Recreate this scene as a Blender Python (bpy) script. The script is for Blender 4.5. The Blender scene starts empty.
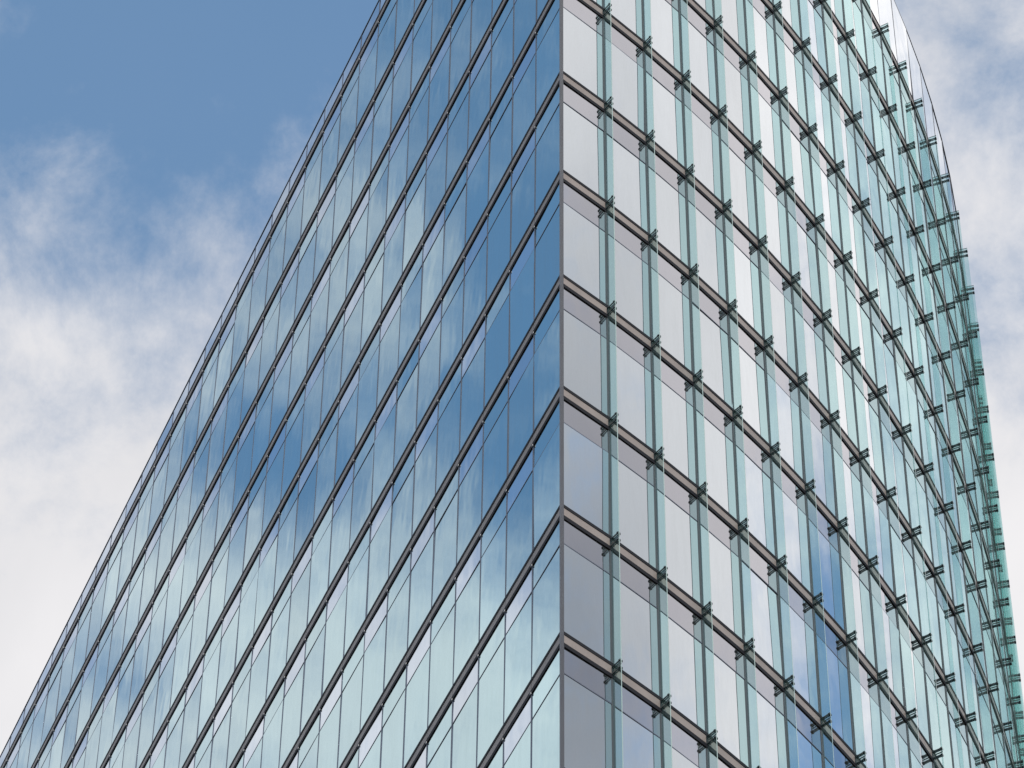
import bpy, math, random
from mathutils import Vector
random.seed(11)
R = math.radians
S = 4.2                      # storey height in metres
CAM_Z = 1.6
sc = bpy.context.scene

# ------------------------------------------------------------------ camera
F = 4232.0                   # focal length in pixels of a 1024 px wide frame
cam_d = bpy.data.cameras.new('camera'); cam = bpy.data.objects.new('camera', cam_d)
sc.collection.objects.link(cam); sc.camera = cam
cam_d.sensor_width = 36.0; cam_d.lens = F / 1024 * 36.0
cam_d.shift_x = (512 - 466.38) / 1024; cam_d.shift_y = (1305.95 - 384) / 1024
cam_d.clip_end = 5000.0; cam_d.clip_start = 0.5
from mathutils import Matrix
cam.matrix_world = Matrix.Translation((0, 0, CAM_Z)) @ Matrix.Rotation(math.pi/2 + 0.75351, 4, 'X') @ Matrix.Rotation(0.02044, 4, 'Z')

# ------------------------------------------------------------------ sky, clouds
SUN_AZ, SUN_EL = R(158), R(36)          # azimuth clockwise from the view direction (+Y)
sun_dir = Vector((math.sin(SUN_AZ)*math.cos(SUN_EL), math.cos(SUN_AZ)*math.cos(SUN_EL), math.sin(SUN_EL)))
w = bpy.data.worlds.new("World"); sc.world = w; w.use_nodes = True
nt = w.node_tree; nt.nodes.clear(); N = nt.nodes.new; LK = nt.links.new
out = N('ShaderNodeOutputWorld')
sky = N('ShaderNodeTexSky'); sky.sky_type = 'NISHITA'; sky.sun_disc = False
sky.sun_elevation = SUN_EL; sky.sun_rotation = SUN_AZ
sky.air_density = 1.15; sky.dust_density = 0.2; sky.ozone_density = 1.6
bg_sky = N('ShaderNodeBackground'); bg_sky.inputs[1].default_value = 0.15
grade = N('ShaderNodeMix'); grade.data_type = 'RGBA'; grade.blend_type = 'MULTIPLY'; grade.inputs['Factor'].default_value = 1.0
grade.inputs['B'].default_value = (0.79, 1.0, 1.01, 1)      # clear polarised blue
LK(sky.outputs[0], grade.inputs['A']); LK(grade.outputs['Result'], bg_sky.inputs[0])
tc = N('ShaderNodeTexCoord'); D = tc.outputs['Generated']
def math_n(op, a, b=None, c=None, clamp=False):
    m = N('ShaderNodeMath'); m.operation = op; m.use_clamp = clamp
    for i, x in enumerate((a, b, c)):
        if x is None: continue
        if isinstance(x, (int, float)): m.inputs[i].default_value = x
        else: LK(x, m.inputs[i])
    return m.outputs[0]
def noise(scale, detail, rough, dist=0.0, off=(0, 0, 0), stretch=(1, 1, 1)):
    mp = N('ShaderNodeMapping'); mp.inputs['Location'].default_value = off; mp.inputs['Scale'].default_value = stretch
    LK(D, mp.inputs['Vector'])
    n = N('ShaderNodeTexNoise'); n.inputs['Scale'].default_value = scale; n.inputs['Detail'].default_value = detail
    n.inputs['Roughness'].default_value = rough; n.inputs['Distortion'].default_value = dist
    LK(mp.outputs[0], n.inputs['Vector']); return n.outputs['Fac']
def blob(d, width, amp):      # a cloud bank (amp > 0) or a clearing (amp < 0) in one direction of the sky
    v = Vector(d).normalized()
    s = N('ShaderNodeVectorMath'); s.operation = 'DISTANCE'; s.inputs[1].default_value = v
    LK(D, s.inputs[0])
    q = math_n('DIVIDE', s.outputs['Value'], width)
    q = math_n('MULTIPLY', q, q)
    return math_n('MULTIPLY', math_n('POWER', 2.71828, math_n('MULTIPLY', q, -1.0)), amp)
def add_all(l):
    r = l[0]
    for x in l[1:]: r = math_n('ADD', r, x)
    return r
# cloud cover: small wisps + larger banks + where the sky clears or closes
cover = add_all([
    math_n('MULTIPLY', math_n('SUBTRACT', noise(19, 10, 0.66, 0.2), 0.5), 1.75),
    math_n('MULTIPLY', math_n('SUBTRACT', noise(42, 6, 0.6, 0.0, (3.1, 1.7, 0.4)), 0.5), 0.95),
    math_n('ADD', 0.50, 0.0),
    blob((-0.095, 0.530, 0.842), 0.045, -0.30),       # broken cloud, middle left
    blob((-0.412, 0.346, 0.842), 0.016, -0.55),
    blob((-0.391, 0.375, 0.840), 0.016, 0.22),        # cloud puff the flat side mirrors
    blob((-0.068, 0.485, 0.872), 0.055, -0.98),       # blue gap upper left
    blob((-0.100, 0.625, 0.775), 0.080, 0.75),        # solid cloud lower left
    blob((0.120, 0.495, 0.860), 0.030, -0.30),        # thin veil upper right
    blob((0.125, 0.600, 0.790), 0.080, 0.50),
    blob((-0.375, 0.315, 0.872), 0.055, -0.70),       # blue the flat facade mirrors near the corner
    blob((-0.437, 0.372, 0.819), 0.030, -0.60),
    blob((-0.402, 0.420, 0.814), 0.018, -0.60),
    blob((-0.470, 0.425, 0.775), 0.050, 0.45),
    blob((0.592, 0.200, 0.777), 0.044, -0.95),         # small blue gap mirrored low on the curved side
    blob((0.45, 0.00, 0.89), 0.28, 0.75),
])
mr = N('ShaderNodeMapRange'); mr.interpolation_type = 'SMOOTHSTEP'
mr.inputs['From Min'].default_value = -0.15; mr.inputs['From Max'].default_value = 1.05; mr.inputs['To Min'].default_value = 0.05
LK(cover, mr.inputs['Value'])
# cloud brightness: grey undersides
shade = add_all([
    math_n('MULTIPLY', math_n('SUBTRACT', noise(9, 5, 0.5, 0.4, (7.3, 2.2, 5.1)), 0.5), 0.55),
    math_n('ADD', 0.76, 0.0),
    blob((0.62, -0.145, 0.77), 0.10, -0.62),
    blob((0.40, 0.36, 0.845), 0.22, 0.55),
    blob((-0.465, 0.425, 0.777), 0.055, 0.12),
])
cr = N('ShaderNodeMix'); cr.data_type = 'RGBA'; cr.clamp_factor = False
cr.inputs['A'].default_value = (0.135, 0.16, 0.20, 1); cr.inputs['B'].default_value = (0.72, 0.705, 0.71, 1)
LK(math_n('MAXIMUM', math_n('MINIMUM', shade, 1.35), 0.0), cr.inputs['Factor'])
bg_c = N('ShaderNodeBackground'); bg_c.inputs[1].default_value = 1.0
LK(cr.outputs['Result'], bg_c.inputs[0])
mx = N('ShaderNodeMixShader'); LK(mr.outputs[0], mx.inputs[0]); LK(bg_sky.outputs[0], mx.inputs[1]); LK(bg_c.outputs[0], mx.inputs[2])
LK(mx.outputs[0], out.inputs[0])

sun_l = bpy.data.lights.new('sun', 'SUN'); sun_l.energy = 2.0; sun_l.angle = R(0.6); sun_l.color = (1.0, 0.93, 0.85)
sun = bpy.data.objects.new('sun', sun_l); sc.collection.objects.link(sun)
sun.rotation_euler = sun_dir.to_track_quat('Z', 'Y').to_euler()

sc.view_settings.view_transform = 'Standard'; sc.view_settings.look = 'None'
sc.view_settings.exposure = 0.5; sc.view_settings.gamma = 1.0; sc.view_settings.use_curve_mapping = False
sc.cycles.max_bounces = 14; sc.cycles.transparent_max_bounces = 40; sc.cycles.glossy_bounces = 8
sc.cycles.caustics_reflective = False

# ------------------------------------------------------------------ materials
def mat(name):
    m = bpy.data.materials.new(name); m.use_nodes = True; t = m.node_tree; t.nodes.clear()
    return m, t, t.nodes.new('ShaderNodeOutputMaterial')
def princ(name, col, rough, metal=0.0, var=0.0, vscale=3.0, stretch=(1, 1, 1)):
    m, t, o = mat(name); p = t.nodes.new('ShaderNodeBsdfPrincipled')
    p.inputs['Base Color'].default_value = (*col, 1); p.inputs['Roughness'].default_value = rough; p.inputs['Metallic'].default_value = metal
    if max(col) < 0.02: p.inputs['Specular IOR Level'].default_value = 0.1
    t.links.new(p.outputs[0], o.inputs[0])
    if var:
        c = t.nodes.new('ShaderNodeTexCoord'); mp = t.nodes.new('ShaderNodeMapping'); mp.inputs['Scale'].default_value = stretch
        n = t.nodes.new('ShaderNodeTexNoise'); n.inputs['Scale'].default_value = vscale; n.inputs['Detail'].default_value = 6
        t.links.new(c.outputs['Object'], mp.inputs[0]); t.links.new(mp.outputs[0], n.inputs['Vector'])
        x = t.nodes.new('ShaderNodeMix'); x.data_type = 'RGBA'
        x.inputs['A'].default_value = (*[v*(1-var) for v in col], 1); x.inputs['B'].default_value = (*[min(1, v*(1+var)) for v in col], 1)
        t.links.new(n.outputs['Fac'], x.inputs['Factor']); t.links.new(x.outputs['Result'], p.inputs['Base Color'])
    return m
def mirror_glass(name, tint, rough=0.015, wob=0.05):
    """coated facade glass: tinted mirror with faint roller waves and thin dust"""
    m, t, o = mat(name); n_ = t.nodes.new; l = t.links.new
    p = n_('ShaderNodeBsdfPrincipled'); p.inputs['Base Color'].default_value = (*tint, 1)
    p.inputs['Metallic'].default_value = 1.0; p.inputs['Roughness'].default_value = rough
    c = n_('ShaderNodeTexCoord'); mp = n_('ShaderNodeMapping'); mp.inputs['Scale'].default_value = (1, 1, 0.35)
    n = n_('ShaderNodeTexNoise'); n.inputs['Scale'].default_value = 1.1; n.inputs['Detail'].default_value = 2.0
    l(c.outputs['Object'], mp.inputs[0]); l(mp.outputs[0], n.inputs['Vector'])
    b = n_('ShaderNodeBump'); b.inputs['Strength'].default_value = wob; b.inputs['Distance'].default_value = 0.05
    l(n.outputs['Fac'], b.inputs['Height']); l(b.outputs[0], p.inputs['Normal'])
    # each pane's coating differs slightly (stored per pane)
    at = n_('ShaderNodeAttribute'); at.attribute_name = 'pane_tone'
    mix = n_('ShaderNodeMix'); mix.data_type = 'RGBA'
    mix.inputs['A'].default_value = (*[v*0.93 for v in tint], 1); mix.inputs['B'].default_value = (*[min(1, v*1.06) for v in tint], 1)
    l(at.outputs['Fac'], mix.inputs['Factor']); l(mix.outputs['Result'], p.inputs['Base Color'])
    d = n_('ShaderNodeBsdfDiffuse'); d.inputs[0].default_value = (0.32, 0.31, 0.29, 1)
    n2 = n_('ShaderNodeTexNoise'); n2.inputs['Scale'].default_value = 5.0; n2.inputs['Detail'].default_value = 8.0; n2.inputs['Roughness'].default_value = 0.7
    mp2 = n_('ShaderNodeMapping'); mp2.inputs['Scale'].default_value = (1, 1, 0.12); l(c.outputs['Object'], mp2.inputs[0]); l(mp2.outputs[0], n2.inputs['Vector'])
    r = n_('ShaderNodeMapRange'); r.inputs['From Min'].default_value = 0.4; r.inputs['From Max'].default_value = 0.8; r.inputs['To Min'].default_value = 0.015; r.inputs['To Max'].default_value = 0.10
    l(n2.outputs['Fac'], r.inputs['Value'])
    s = n_('ShaderNodeMixShader'); l(r.outputs[0], s.inputs[0]); l(p.outputs[0], s.inputs[1]); l(d.outputs[0], s.inputs[2]); l(s.outputs[0], o.inputs[0])
    return m
def clear_glass(name, tint, slant):
    m, t, o = mat(name); n_ = t.nodes.new; l = t.links.new
    tr = n_('ShaderNodeBsdfTransparent'); tr.inputs[0].default_value = (*tint, 1)
    lw = n_('ShaderNodeLayerWeight'); lw.inputs[0].default_value = 0.5          # a slanting ray crosses more glass
    tm = n_('ShaderNodeMix'); tm.data_type = 'RGBA'; tm.inputs['A'].default_value = (*tint, 1); tm.inputs['B'].default_value = (*slant, 1)
    l(lw.outputs['Facing'], tm.inputs['Factor']); l(tm.outputs['Result'], tr.inputs[0])
    g = n_('ShaderNodeBsdfGlossy'); g.inputs['Roughness'].default_value = 0.02; g.inputs[0].default_value = (0.9, 0.95, 0.95, 1)
    fr = n_('ShaderNodeFresnel'); fr.inputs[0].default_value = 1.35
    ge = n_('ShaderNodeNewGeometry'); iv = n_('ShaderNodeMath'); iv.operation = 'SUBTRACT'; iv.inputs[0].default_value = 1.0; l(ge.outputs['Backfacing'], iv.inputs[1])
    mu = n_('ShaderNodeMath'); mu.operation = 'MULTIPLY'; l(fr.outputs[0], mu.inputs[0]); l(iv.outputs[0], mu.inputs[1])
    s = n_('ShaderNodeMixShader'); l(mu.outputs[0], s.inputs[0]); l(tr.outputs[0], s.inputs[1]); l(g.outputs[0], s.inputs[2])
    df = n_('ShaderNodeBsdfDiffuse'); df.inputs[0].default_value = (0.50, 0.66, 0.63, 1)      # dust film; its teal scatter also paints haze over the dark brackets
    tl = n_('ShaderNodeBsdfTranslucent'); tl.inputs[0].default_value = (0.50, 0.68, 0.65, 1)
    d2 = n_('ShaderNodeMixShader'); d2.inputs[0].default_value = 0.5; l(df.outputs[0], d2.inputs[1]); l(tl.outputs[0], d2.inputs[2])
    c = n_('ShaderNodeTexCoord'); mp = n_('ShaderNodeMapping'); mp.inputs['Scale'].default_value = (1, 1, 0.2); l(c.outputs['Object'], mp.inputs[0])
    nn = n_('ShaderNodeTexNoise'); nn.inputs['Scale'].default_value = 4; nn.inputs['Detail'].default_value = 5; l(mp.outputs[0], nn.inputs['Vector'])
    r = n_('ShaderNodeMapRange'); r.inputs['To Min'].default_value = 0.02; r.inputs['To Max'].default_value = 0.07; l(nn.outputs['Fac'], r.inputs['Value'])
    f = n_('ShaderNodeMixShader'); l(r.outputs[0], f.inputs[0]); l(s.outputs[0], f.inputs[1]); l(d2.outputs[0], f.inputs[2]); l(f.outputs[0], o.inputs[0])
    return m
M = dict(
    flat_glass=mirror_glass('blue_coated_glass', (0.45, 0.68, 0.725)),
    flat_spandrel=mirror_glass('pale_coated_glass', (0.64, 0.74, 0.84)),
    side_glass=mirror_glass('silver_coated_glass', (0.80, 0.84, 0.86)),
    side_spandrel=mirror_glass('mauve_coated_glass', (0.57, 0.56, 0.59)),
    fin=clear_glass('green_fin_glass', (0.945, 0.973, 0.972), (0.67, 0.865, 0.85)),
    fin_edge=princ('polished_glass_edge', (0.34, 0.44, 0.42), 0.15, 0.0),
    gap=princ('black_gasket', (0.012, 0.012, 0.016), 0.6),
    fascia=princ("brown_anodised_metal", (0.25, 0.205, 0.185), 0.45, 0.2, 0.28, 2.5, (1, 1, 0.4)),
    mullion=princ('grey_mullion_metal', (0.05, 0.065, 0.105), 0.4, 0.3, 0.1, 4),
    side_mullion=princ('charcoal_mullion_metal', (0.05, 0.058, 0.062), 0.4, 0.3, 0.1, 4),
    line=princ('thin_grey_seal', (0.07, 0.08, 0.12), 0.5),
    corner=princ('corner_post_metal', (0.065, 0.06, 0.07), 0.4, 0.4, 0.1, 3),
    clip=princ('light_clip_metal', (0.30, 0.30, 0.31), 0.5, 0.2),
    bracket=princ('dark_bracket_steel', (0.024, 0.038, 0.042), 0.45, 0.3, 0.3, 12),
    bolt=princ('bolt_steel', (0.10, 0.12, 0.12), 0.3, 0.8),
    core=princ('dark_inner_core', (0.03, 0.033, 0.038), 0.8, 0.0, 0.2, 0.5),
    coping=princ('coping_metal', (0.07, 0.08, 0.10), 0.35, 0.5, 0.1, 2),
    roof=princ('roof_gravel', (0.22, 0.21, 0.20), 0.9, 0.0, 0.35, 14),
)

# ------------------------------------------------------------------ helpers
class MB:
    def __init__(s): s.v = []; s.f = []; s.m = []; s.tone = []
    def face(s, pts, mi=0, tone=0.5):
        i = len(s.v); s.v += [tuple(p) for p in pts]; s.f.append(tuple(range(i, i+len(pts)))); s.m.append(mi); s.tone.append(tone)
    def box8(s, a, mi=0, tone=0.5):       # a = 4 bottom + 4 top corners, counter-clockwise seen from above
        i = len(s.v); s.v += [tuple(p) for p in a]
        for q in ((3,2,1,0),(4,5,6,7),(0,1,5,4),(1,2,6,5),(2,3,7,6),(3,0,4,7)):
            s.f.append(tuple(i+j for j in q)); s.m.append(mi); s.tone.append(tone)
    def build(s, name, mats, parent=None, origin=(0, 0, 0)):
        me = bpy.data.meshes.new(name); o_ = Vector(origin)
        me.from_pydata([tuple(Vector(p)-o_) for p in s.v], [], s.f)
        for m in (mats if isinstance(mats, (list, tuple)) else [mats]): me.materials.append(m)
        me.polygons.foreach_set('material_index', s.m)
        a = me.attributes.new('pane_tone', 'FLOAT', 'FACE'); a.data.foreach_set('value', s.tone)
        me.update()
        o = bpy.data.objects.new(name, me); sc.collection.objects.link(o); o.location = origin
        if parent: o.parent = parent
        return o

# ------------------------------------------------------------------ plan of the tower (metres)
XC, YC = 0.38346*S, 12.38846*S
Z0 = 20.95253*S + CAM_Z                  # mid height of the reference band; level k lies k storeys lower
def zk(k): return Z0 - k*S
aL = 1.14642; mL, mL0 = 0.30976*S, 0.3236*S; mR, mR0 = 0.31263*S, 0.31584*S
uL = Vector((-math.cos(aL), math.sin(aL), 0)); nL = Vector((-math.sin(aL), -math.cos(aL), 0))
NL, NR = 36, 29
LP = [Vector((XC, YC, 0))] + [Vector((XC, YC, 0)) + uL*(mL0 + i*mL) for i in range(NL)]
def heading(s): s /= S; return 0.6353 + 0.1314*s - 0.02747*s*s/10 + 0.03088*s**3/100
def curve(s):
    n = 80; x = y = 0.0
    for i in range(n):
        h = heading((i+0.5)/n*s); x += math.cos(h); y += math.sin(h)
    return Vector((XC + x*s/n, YC + y*s/n, 0))
RS = [0.0] + [mR0 + i*mR for i in range(NR)]
RP = [curve(s) for s in RS]
RH = [heading(s) for s in RS]
def tanR(i): return Vector((math.cos(RH[i]), math.sin(RH[i]), 0))
def norR(i): return Vector((math.sin(RH[i]), -math.cos(RH[i]), 0))
def up(p, z): return Vector((p.x, p.y, z))
K_LO = 7                                  # lowest detailed level
L_TOP, R_TOP = zk(-5.27), zk(-6.02)
BH = 0.24                                 # half height of a band
TRS = 0.316*S - 0.1                       # drop of the thin transom under a band's top line

# mitred polyline offset: path = left end .. corner .. right end
PATH = LP[::-1] + RP[1:]
ci = len(LP) - 1
def offs(i, d):
    p = PATH[i]
    def nrm(a, b):
        t = (b-a).normalized(); return Vector((t.y, -t.x, 0))
    if i == 0: return p + nrm(PATH[0], PATH[1])*d
    if i == len(PATH)-1: return p + nrm(PATH[-2], PATH[-1])*d
    a, b = nrm(PATH[i-1], p), nrm(p, PATH[i+1]); m = (a+b).normalized()
    return p + m*(d/max(0.3, m.dot(a)))
# our path runs left end -> corner -> right end with the street on its right-hand side
def strip(mb, i0, i1, z0, z1, d0, d1, mi=0):
    for i in range(i0, i1):
        a, b, c, d = offs(i, d0), offs(i+1, d0), offs(i+1, d1), offs(i, d1)
        mb.face([up(c, z0), up(b, z0) , up(a, z0), up(d, z0)][::1], mi)          # underside
        mb.face([up(a, z1), up(b, z1), up(c, z1), up(d, z1)], mi)                # top
        mb.face([up(d, z0), up(c, z0), up(c, z1), up(d, z1)], mi)                # front
    for i in (i0, i1):
        a, d = offs(i, d0), offs(i, d1)
        mb.face([up(a, z0), up(d, z0), up(d, z1), up(a, z1)], mi)

# ------------------------------------------------------------------ ground
def slab(name, x0, x1, y0, y1, z0, z1, m):
    b = MB(); b.box8([(x0,y0,z0),(x1,y0,z0),(x1,y1,z0),(x0,y1,z0),(x0,y0,z1),(x1,y0,z1),(x1,y1,z1),(x0,y1,z1)])
    o = b.build(name, m); o['kind'] = 'structure'; return o
slab('ground', -2500, 2500, -2500, 2500, -0.5, 0.0, princ('asphalt', (0.055, 0.055, 0.058), 0.85, 0, 0.3, 0.8))
slab('pavement', -60, 60, 30, 170, 0.002, 0.13, princ('paving', (0.28, 0.27, 0.25), 0.8, 0, 0.2, 1.2))

# ------------------------------------------------------------------ the tower
tower = bpy.data.objects.new('office_tower', None); sc.collection.objects.link(tower)
tower.location = (XC, YC, 0.13)
tower['label'] = 'tall glass office tower with a flat blue mirrored side and a curved green finned side'
tower['category'] = 'office building'
def part(mb, name, mats, parent=tower, origin=None):
    o = mb.build(name, mats)
    base = parent.matrix_basis.translation if parent is tower else Vector((0, 0, 0))
    o.parent = parent
    if parent is tower: o.location = -Vector(tower.location)
    return o

# inner core: closed prism just behind the glass, from the pavement to the roofs
inner = [offs(i, -0.12) for i in range(len(PATH))]
cb = MB()
def prism(mb, pts, z0, z1, mi=0, mtop=0):
    n = len(pts)
    for i in range(n):
        a, b = pts[i], pts[(i+1) % n]; mb.face([up(a, z0), up(b, z0), up(b, z1), up(a, z1)], mi)
    mb.face([up(p, z1) for p in pts], mtop); mb.face([up(p, z0) for p in pts[::-1]], mi)
# right wing reaches one storey higher than the flat side: its wall is a raised screen
prism(cb, inner, 0.131, L_TOP - 0.5, 0, 1)
part(cb, 'inner_core', [M['core'], M['roof']])
sb = MB()
strip(sb, ci, len(PATH)-1, L_TOP-0.5, R_TOP-0.02, -0.30, -0.06)
part(sb, 'raised_parapet', M['core'])

# window and spandrel panes
def depth_area(c, wdt, hgt, n):
    v = c - Vector((0, 0, CAM_Z)); d = v.length
    t, r = 0.75351, 0.02044
    dd = v.y*math.cos(t) + v.z*math.sin(t); u = -v.y*math.sin(t) + v.z*math.cos(t)
    x, y = F*v.x/dd, -F*u/dd
    px = 466.38 + x*math.cos(r) - y*math.sin(r); py = 1305.95 + x*math.sin(r) + y*math.cos(r)
    vis = max(0.0, -(v.normalized().dot(n)))
    if not (-15 < px < 1039 and -30 < py < 798): vis *= 1e-4
    return vis*wdt*hgt/d/d
panes = {'window_pane': [], 'spandrel_pane': []}
def pane(kind, a, b, z0, z1, n, gl):
    """one glass sheet between points a and b, tilted by a hair like real glazing"""
    t = (b-a).normalized(); c = (a+b)/2
    n = n.normalized()
    ty = random.gauss(0, 0.0034); tx = random.gauss(0, 0.0026)
    a2 = a + t*0.012; b2 = b - t*0.012
    hw = (b2-a2).length/2; hh = (z1-z0)/2
    def P(p, z, sgn_w, sgn_h, dep): return up(p, z) + n*(dep + ty*hw*sgn_w + tx*hh*sgn_h)
    pts = [P(a2, z0, -1, -1, -0.005), P(b2, z0, 1, -1, -0.005), P(b2, z0, 1, -1, -0.035), P(a2, z0, -1, -1, -0.035),
           P(a2, z1, -1, 1, -0.005), P(b2, z1, 1, 1, -0.005), P(b2, z1, 1, 1, -0.035), P(a2, z1, -1, 1, -0.035)]
    panes[kind].append((depth_area(up(c, (z0+z1)/2), 2*hw, z1-z0, n), pts, gl, random.random()))
def storey(k, a, b, n, side, sp):
    """glass of the storey whose band k closes it above"""
    zt = zk(k) - BH; zb = zk(k+1) + BH; tr = zk(k) + 0.17 - TRS
    pane('spandrel_pane', a, b, tr+0.02, zt-0.004, n, sp)
    pane('window_pane', a, b, zb+0.004, tr-0.02, n, side+'_glass')
for i in range(NL):
    b, a = LP[i], LP[i+1]
    for k in range(-5, K_LO): storey(k, a, b, nL, 'flat', 'flat_spandrel' if i % 2 else 'flat_glass')
    pane('spandrel_pane', a, b, zk(-5)+BH+0.004, L_TOP-0.04, nL, 'flat_spandrel')
for i in range(NR):
    a, b = RP[i], RP[i+1]; t = (b-a).normalized(); n = Vector((t.y, -t.x, 0))
    for k in range(-5, K_LO): storey(k, a, b, n, 'side', 'side_spandrel')
    pane('window_pane', a, b, zk(-5)+BH+0.004, R_TOP-0.05, n, 'side_glass')
MI = ['flat_glass', 'flat_spandrel', 'side_glass', 'side_spandrel']
for kind, lst in panes.items():
    lst.sort(key=lambda q: -q[0])
    for s_, pts, gl, tone in lst[:100]:
        b = MB(); b.box8(pts, 0, tone); part(b, kind, M[gl])
    b = MB()
    for s_, pts, gl, tone in lst[100:]: b.box8(pts, MI.index(gl), tone)
    o = part(b, kind, [M[q] for q in MI]); o['kind'] = 'stuff'

# floor bands: black gasket strips with a brown fascia between, light clips at every joint
for k in range(-5, K_LO+1):
    b = MB(); z = zk(k)
    strip(b, 0, len(PATH)-1, z+BH-0.10, z+BH, -0.06, 0.016)
    strip(b, 0, len(PATH)-1, z-BH, z-BH+0.12, -0.06, 0.016)
    band = part(b, 'floor_band', M['gap'])
    b = MB()
    for i in range(len(PATH)-1):
        a, c = PATH[i], PATH[i+1]; t = (c-a).normalized(); n = Vector((t.y, -t.x, 0))
        g0 = 0.006 if i != ci else 0.0; g1 = 0.006 if i+1 != ci else 0.0
        A, C_ = a + t*g0, c - t*g1
        if i+1 == ci: Fc = offs(ci, 0.006)
        else: Fc = C_ + n*0.006
        Fa = offs(ci, 0.006) if i == ci else A + n*0.006
        z0, z1 = z-BH+0.123, z+BH-0.103
        A2 = A - n*0.05; C2 = C_ - n*0.05
        b.box8([up(Fa, z0), up(Fc, z0), up(C2, z0), up(A2, z0), up(Fa, z1), up(Fc, z1), up(C2, z1), up(A2, z1)])
    for i in range(1, ci):
        p = PATH[i]; t = -uL
        for dz, h in ((-BH-0.02, 0.06),):
            q = [p - t*0.02 + nL*0.03, p + t*0.02 + nL*0.03, p + t*0.02, p - t*0.02]
            b.box8([up(v, z+dz) for v in q] + [up(v, z+dz+h) for v in q], 1)
    part(b, 'fascia', [M['fascia'], M['clip']], band)
    b = MB(); strip(b, 0, len(PATH)-1, z+0.17-TRS-0.014, z+0.17-TRS+0.014, -0.055, 0.0015)
    if k < K_LO: part(b, 'transom', M['line'])

# mullions: each broken by the bands, one object per upright
def upright(p, t, n, wd, z_lo, z_hi, dep, name, m, breaks=True, groove=False):
    b = MB(); segs = []; z = z_hi
    if breaks:
        for k in range(-5, K_LO+1):
            zt, zb = zk(k)+BH, zk(k)-BH
            if zt < z: segs.append((zt-0.04, z))
            z = zb
    if z > z_lo: segs.append((z_lo, z))
    cols = ((-wd/2, wd/2),) if not groove else ((-wd/2, -wd*0.14), (wd*0.14, wd/2))
    for a_, b_ in cols:
        for s0, s1 in segs:
            q = [p + t*a_ + n*dep, p + t*b_ + n*dep, p + t*b_ - n*0.07, p + t*a_ - n*0.07]
            b.box8([up(v, s0) for v in q] + [up(v, s1) for v in q])
    if groove:
        q = [p - t*wd*0.14 + n*dep*0.3, p + t*wd*0.14 + n*dep*0.3, p + t*wd*0.14 - n*0.07, p - t*wd*0.14 - n*0.07]
        b.box8([up(v, z_lo) for v in q] + [up(v, z_hi) for v in q], 1)
    part(b, name, [m, M['coping']])
for i in range(1, NL+1): upright(LP[i], -uL, nL, 0.052, zk(K_LO), L_TOP-0.04, 0.002, 'mullion', M['mullion'])
for i in range(1, NR): upright(RP[i], tanR(i), norR(i), 0.085, zk(K_LO), zk(-5)+0.3, 0.006, 'mullion', M['side_mullion'], False, True)
for i in range(1, NR):
    b = MB(); t, n = tanR(i), norR(i); q = [RP[i]-t*0.014+n*0.002, RP[i]+t*0.014+n*0.002, RP[i]+t*0.014-n*0.06, RP[i]-t*0.014-n*0.06]
    b.box8([up(v, zk(-5)+0.3) for v in q] + [up(v, R_TOP-0.05) for v in q]); part(b, 'joint_cover', M['corner'])

# corner post
c0 = offs(ci, 0.05); e = 0.075
tr0 = tanR(0)
b = MB(); q = [offs(ci, 0.012) + uL*e + nL*0.0, c0, offs(ci, 0.012) + tr0*e, Vector((XC, YC, 0)) + (uL+tr0).normalized()*0.25]
b.box8([up(v, zk(K_LO)) for v in q] + [up(v, R_TOP) for v in q])
part(b, 'corner_post', M['corner'])

# copings
b = MB(); strip(b, 0, ci, L_TOP-0.035, L_TOP, -0.35, 0.012); part(b, 'parapet_coping', M['coping'])
b = MB(); strip(b, ci, len(PATH)-1, R_TOP-0.045, R_TOP, -0.35, 0.01); part(b, 'parapet_coping', M['coping'])

# glass fins standing out from the curved side, one per upright, with a joint at every band
FD0, FD1, FT = 0.02, 0.255, 0.022
fins = {}
for i in range(1, NR):
    b = MB(); p, t, n = RP[i], tanR(i), norR(i)
    for k in range(-5, K_LO):
        zt = zk(k) - 0.012 + (0.28 if k == -5 else 0); zb = zk(k+1) + 0.012
        q = [p - t*FT/2 + n*FD1, p + t*FT/2 + n*FD1, p + t*FT/2 + n*FD0, p - t*FT/2 + n*FD0]
        v = [up(x, zb) for x in q] + [up(x, zt) for x in q]; j = len(b.v); b.v += [tuple(x) for x in v]
        for f_, m_ in (((3,2,1,0),1),((4,5,6,7),1),((0,1,5,4),1),((1,2,6,5),0),((2,3,7,6),0),((3,0,4,7),0)):
            b.f.append(tuple(j+y for y in f_)); b.m.append(m_); b.tone.append(0.5)
    fins[i] = part(b, 'glass_fin', [M['fin'], M['fin_edge']])

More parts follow.
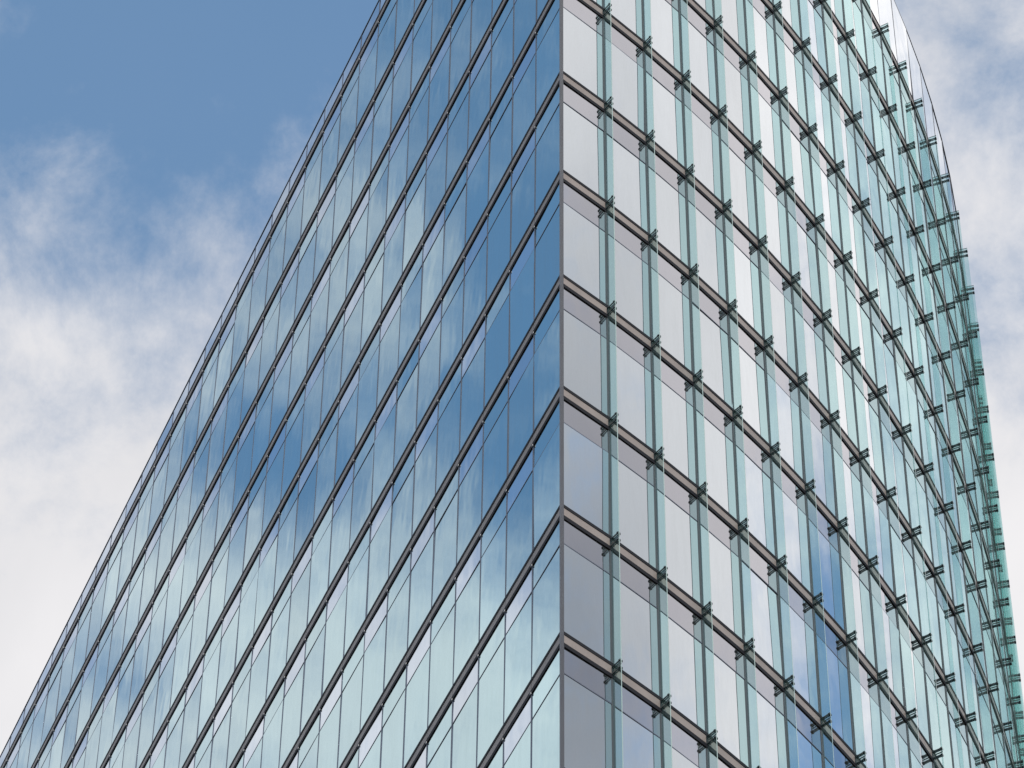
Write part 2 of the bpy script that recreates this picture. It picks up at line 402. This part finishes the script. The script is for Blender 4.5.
# brackets: two steel arms clasping the fin at each band, wall plate, bolts
def bracket_mesh(b, i, k):
    p, t, n = RP[i], tanR(i), norR(i); z = zk(k)
    def bx(s0, s1, d0, d1, z0, z1, mi=0):
        q = [p + t*s0 + n*d1, p + t*s1 + n*d1, p + t*s1 + n*d0, p + t*s0 + n*d0]
        b.box8([up(v, z+z0) for v in q] + [up(v, z+z1) for v in q], mi)
    bx(-0.022, 0.022, 0.0, 0.015, -0.16, 0.16)               # wall plate
    for zc in (0.112, -0.112):
        for q in (-1, 1):
            bx(min(q*0.013, q*0.030), max(q*0.013, q*0.030), 0.015, 0.245, zc-0.018, zc+0.018)
            bx(min(q*0.013, q*0.036), max(q*0.013, q*0.036), 0.205, 0.258, zc-0.023, zc+0.023)
            bx(min(q*0.013, q*0.036), max(q*0.013, q*0.036), 0.04, 0.07, zc-0.023, zc+0.023)
            bx(min(q*0.037, q*0.048), max(q*0.037, q*0.048), 0.222, 0.243, zc-0.012, zc+0.012, 1)
cand = []
for i in range(1, NR):
    t_, n_ = tanR(i), norR(i)
    for k in range(-5, K_LO+1):
        cand.append((depth_area(up(RP[i], zk(k)) + n_*0.2, 1, 1, (n_ - t_*0.8).normalized()), i, k))
cand.sort(key=lambda q: -q[0])
for s_, i, k in cand[:100]:
    b = MB(); bracket_mesh(b, i, k); part(b, 'fin_bracket', [M['bracket'], M['bolt']], fins[i])
b = MB()
for s_, i, k in cand[100:]: bracket_mesh(b, i, k)
o = part(b, 'fin_bracket', [M['bracket'], M['bolt']]); o['kind'] = 'stuff'

# the storeys below the picture: same bands and glass carried down to the pavement, with a lobby
b = MB(); z_top = zk(K_LO) - BH
nlow = int((z_top - 5.0)//S)
for j in range(nlow):
    z1 = z_top - j*S; z0 = z1 - S + 2*BH
    strip(b, 0, len(PATH)-1, z0, z1, -0.05, -0.02, 0)
    strip(b, 0, len(PATH)-1, z0-2*BH+0.003, z0-0.003, -0.06, 0.03, 1)
zb = z_top - nlow*S
strip(b, 0, len(PATH)-1, 0.14, zb-0.003, -0.05, -0.03, 0)
part(b, 'lower_storeys', [M['flat_glass'], M['fascia']])
# blind rear wall between the two ends of the glass
pe, ps = PATH[-1], PATH[0]
t = (ps-pe).normalized(); n = Vector((t.y, -t.x, 0))
b = MB(); q = [pe - n*0.3, ps - n*0.3, ps, pe]
q = [pe + n*0.02, ps + n*0.02, ps - n*0.1, pe - n*0.1]
b.box8([up(v, 0.131) for v in q] + [up(v, L_TOP-0.02) for v in q]); part(b, 'rear_wall', M['fascia'])
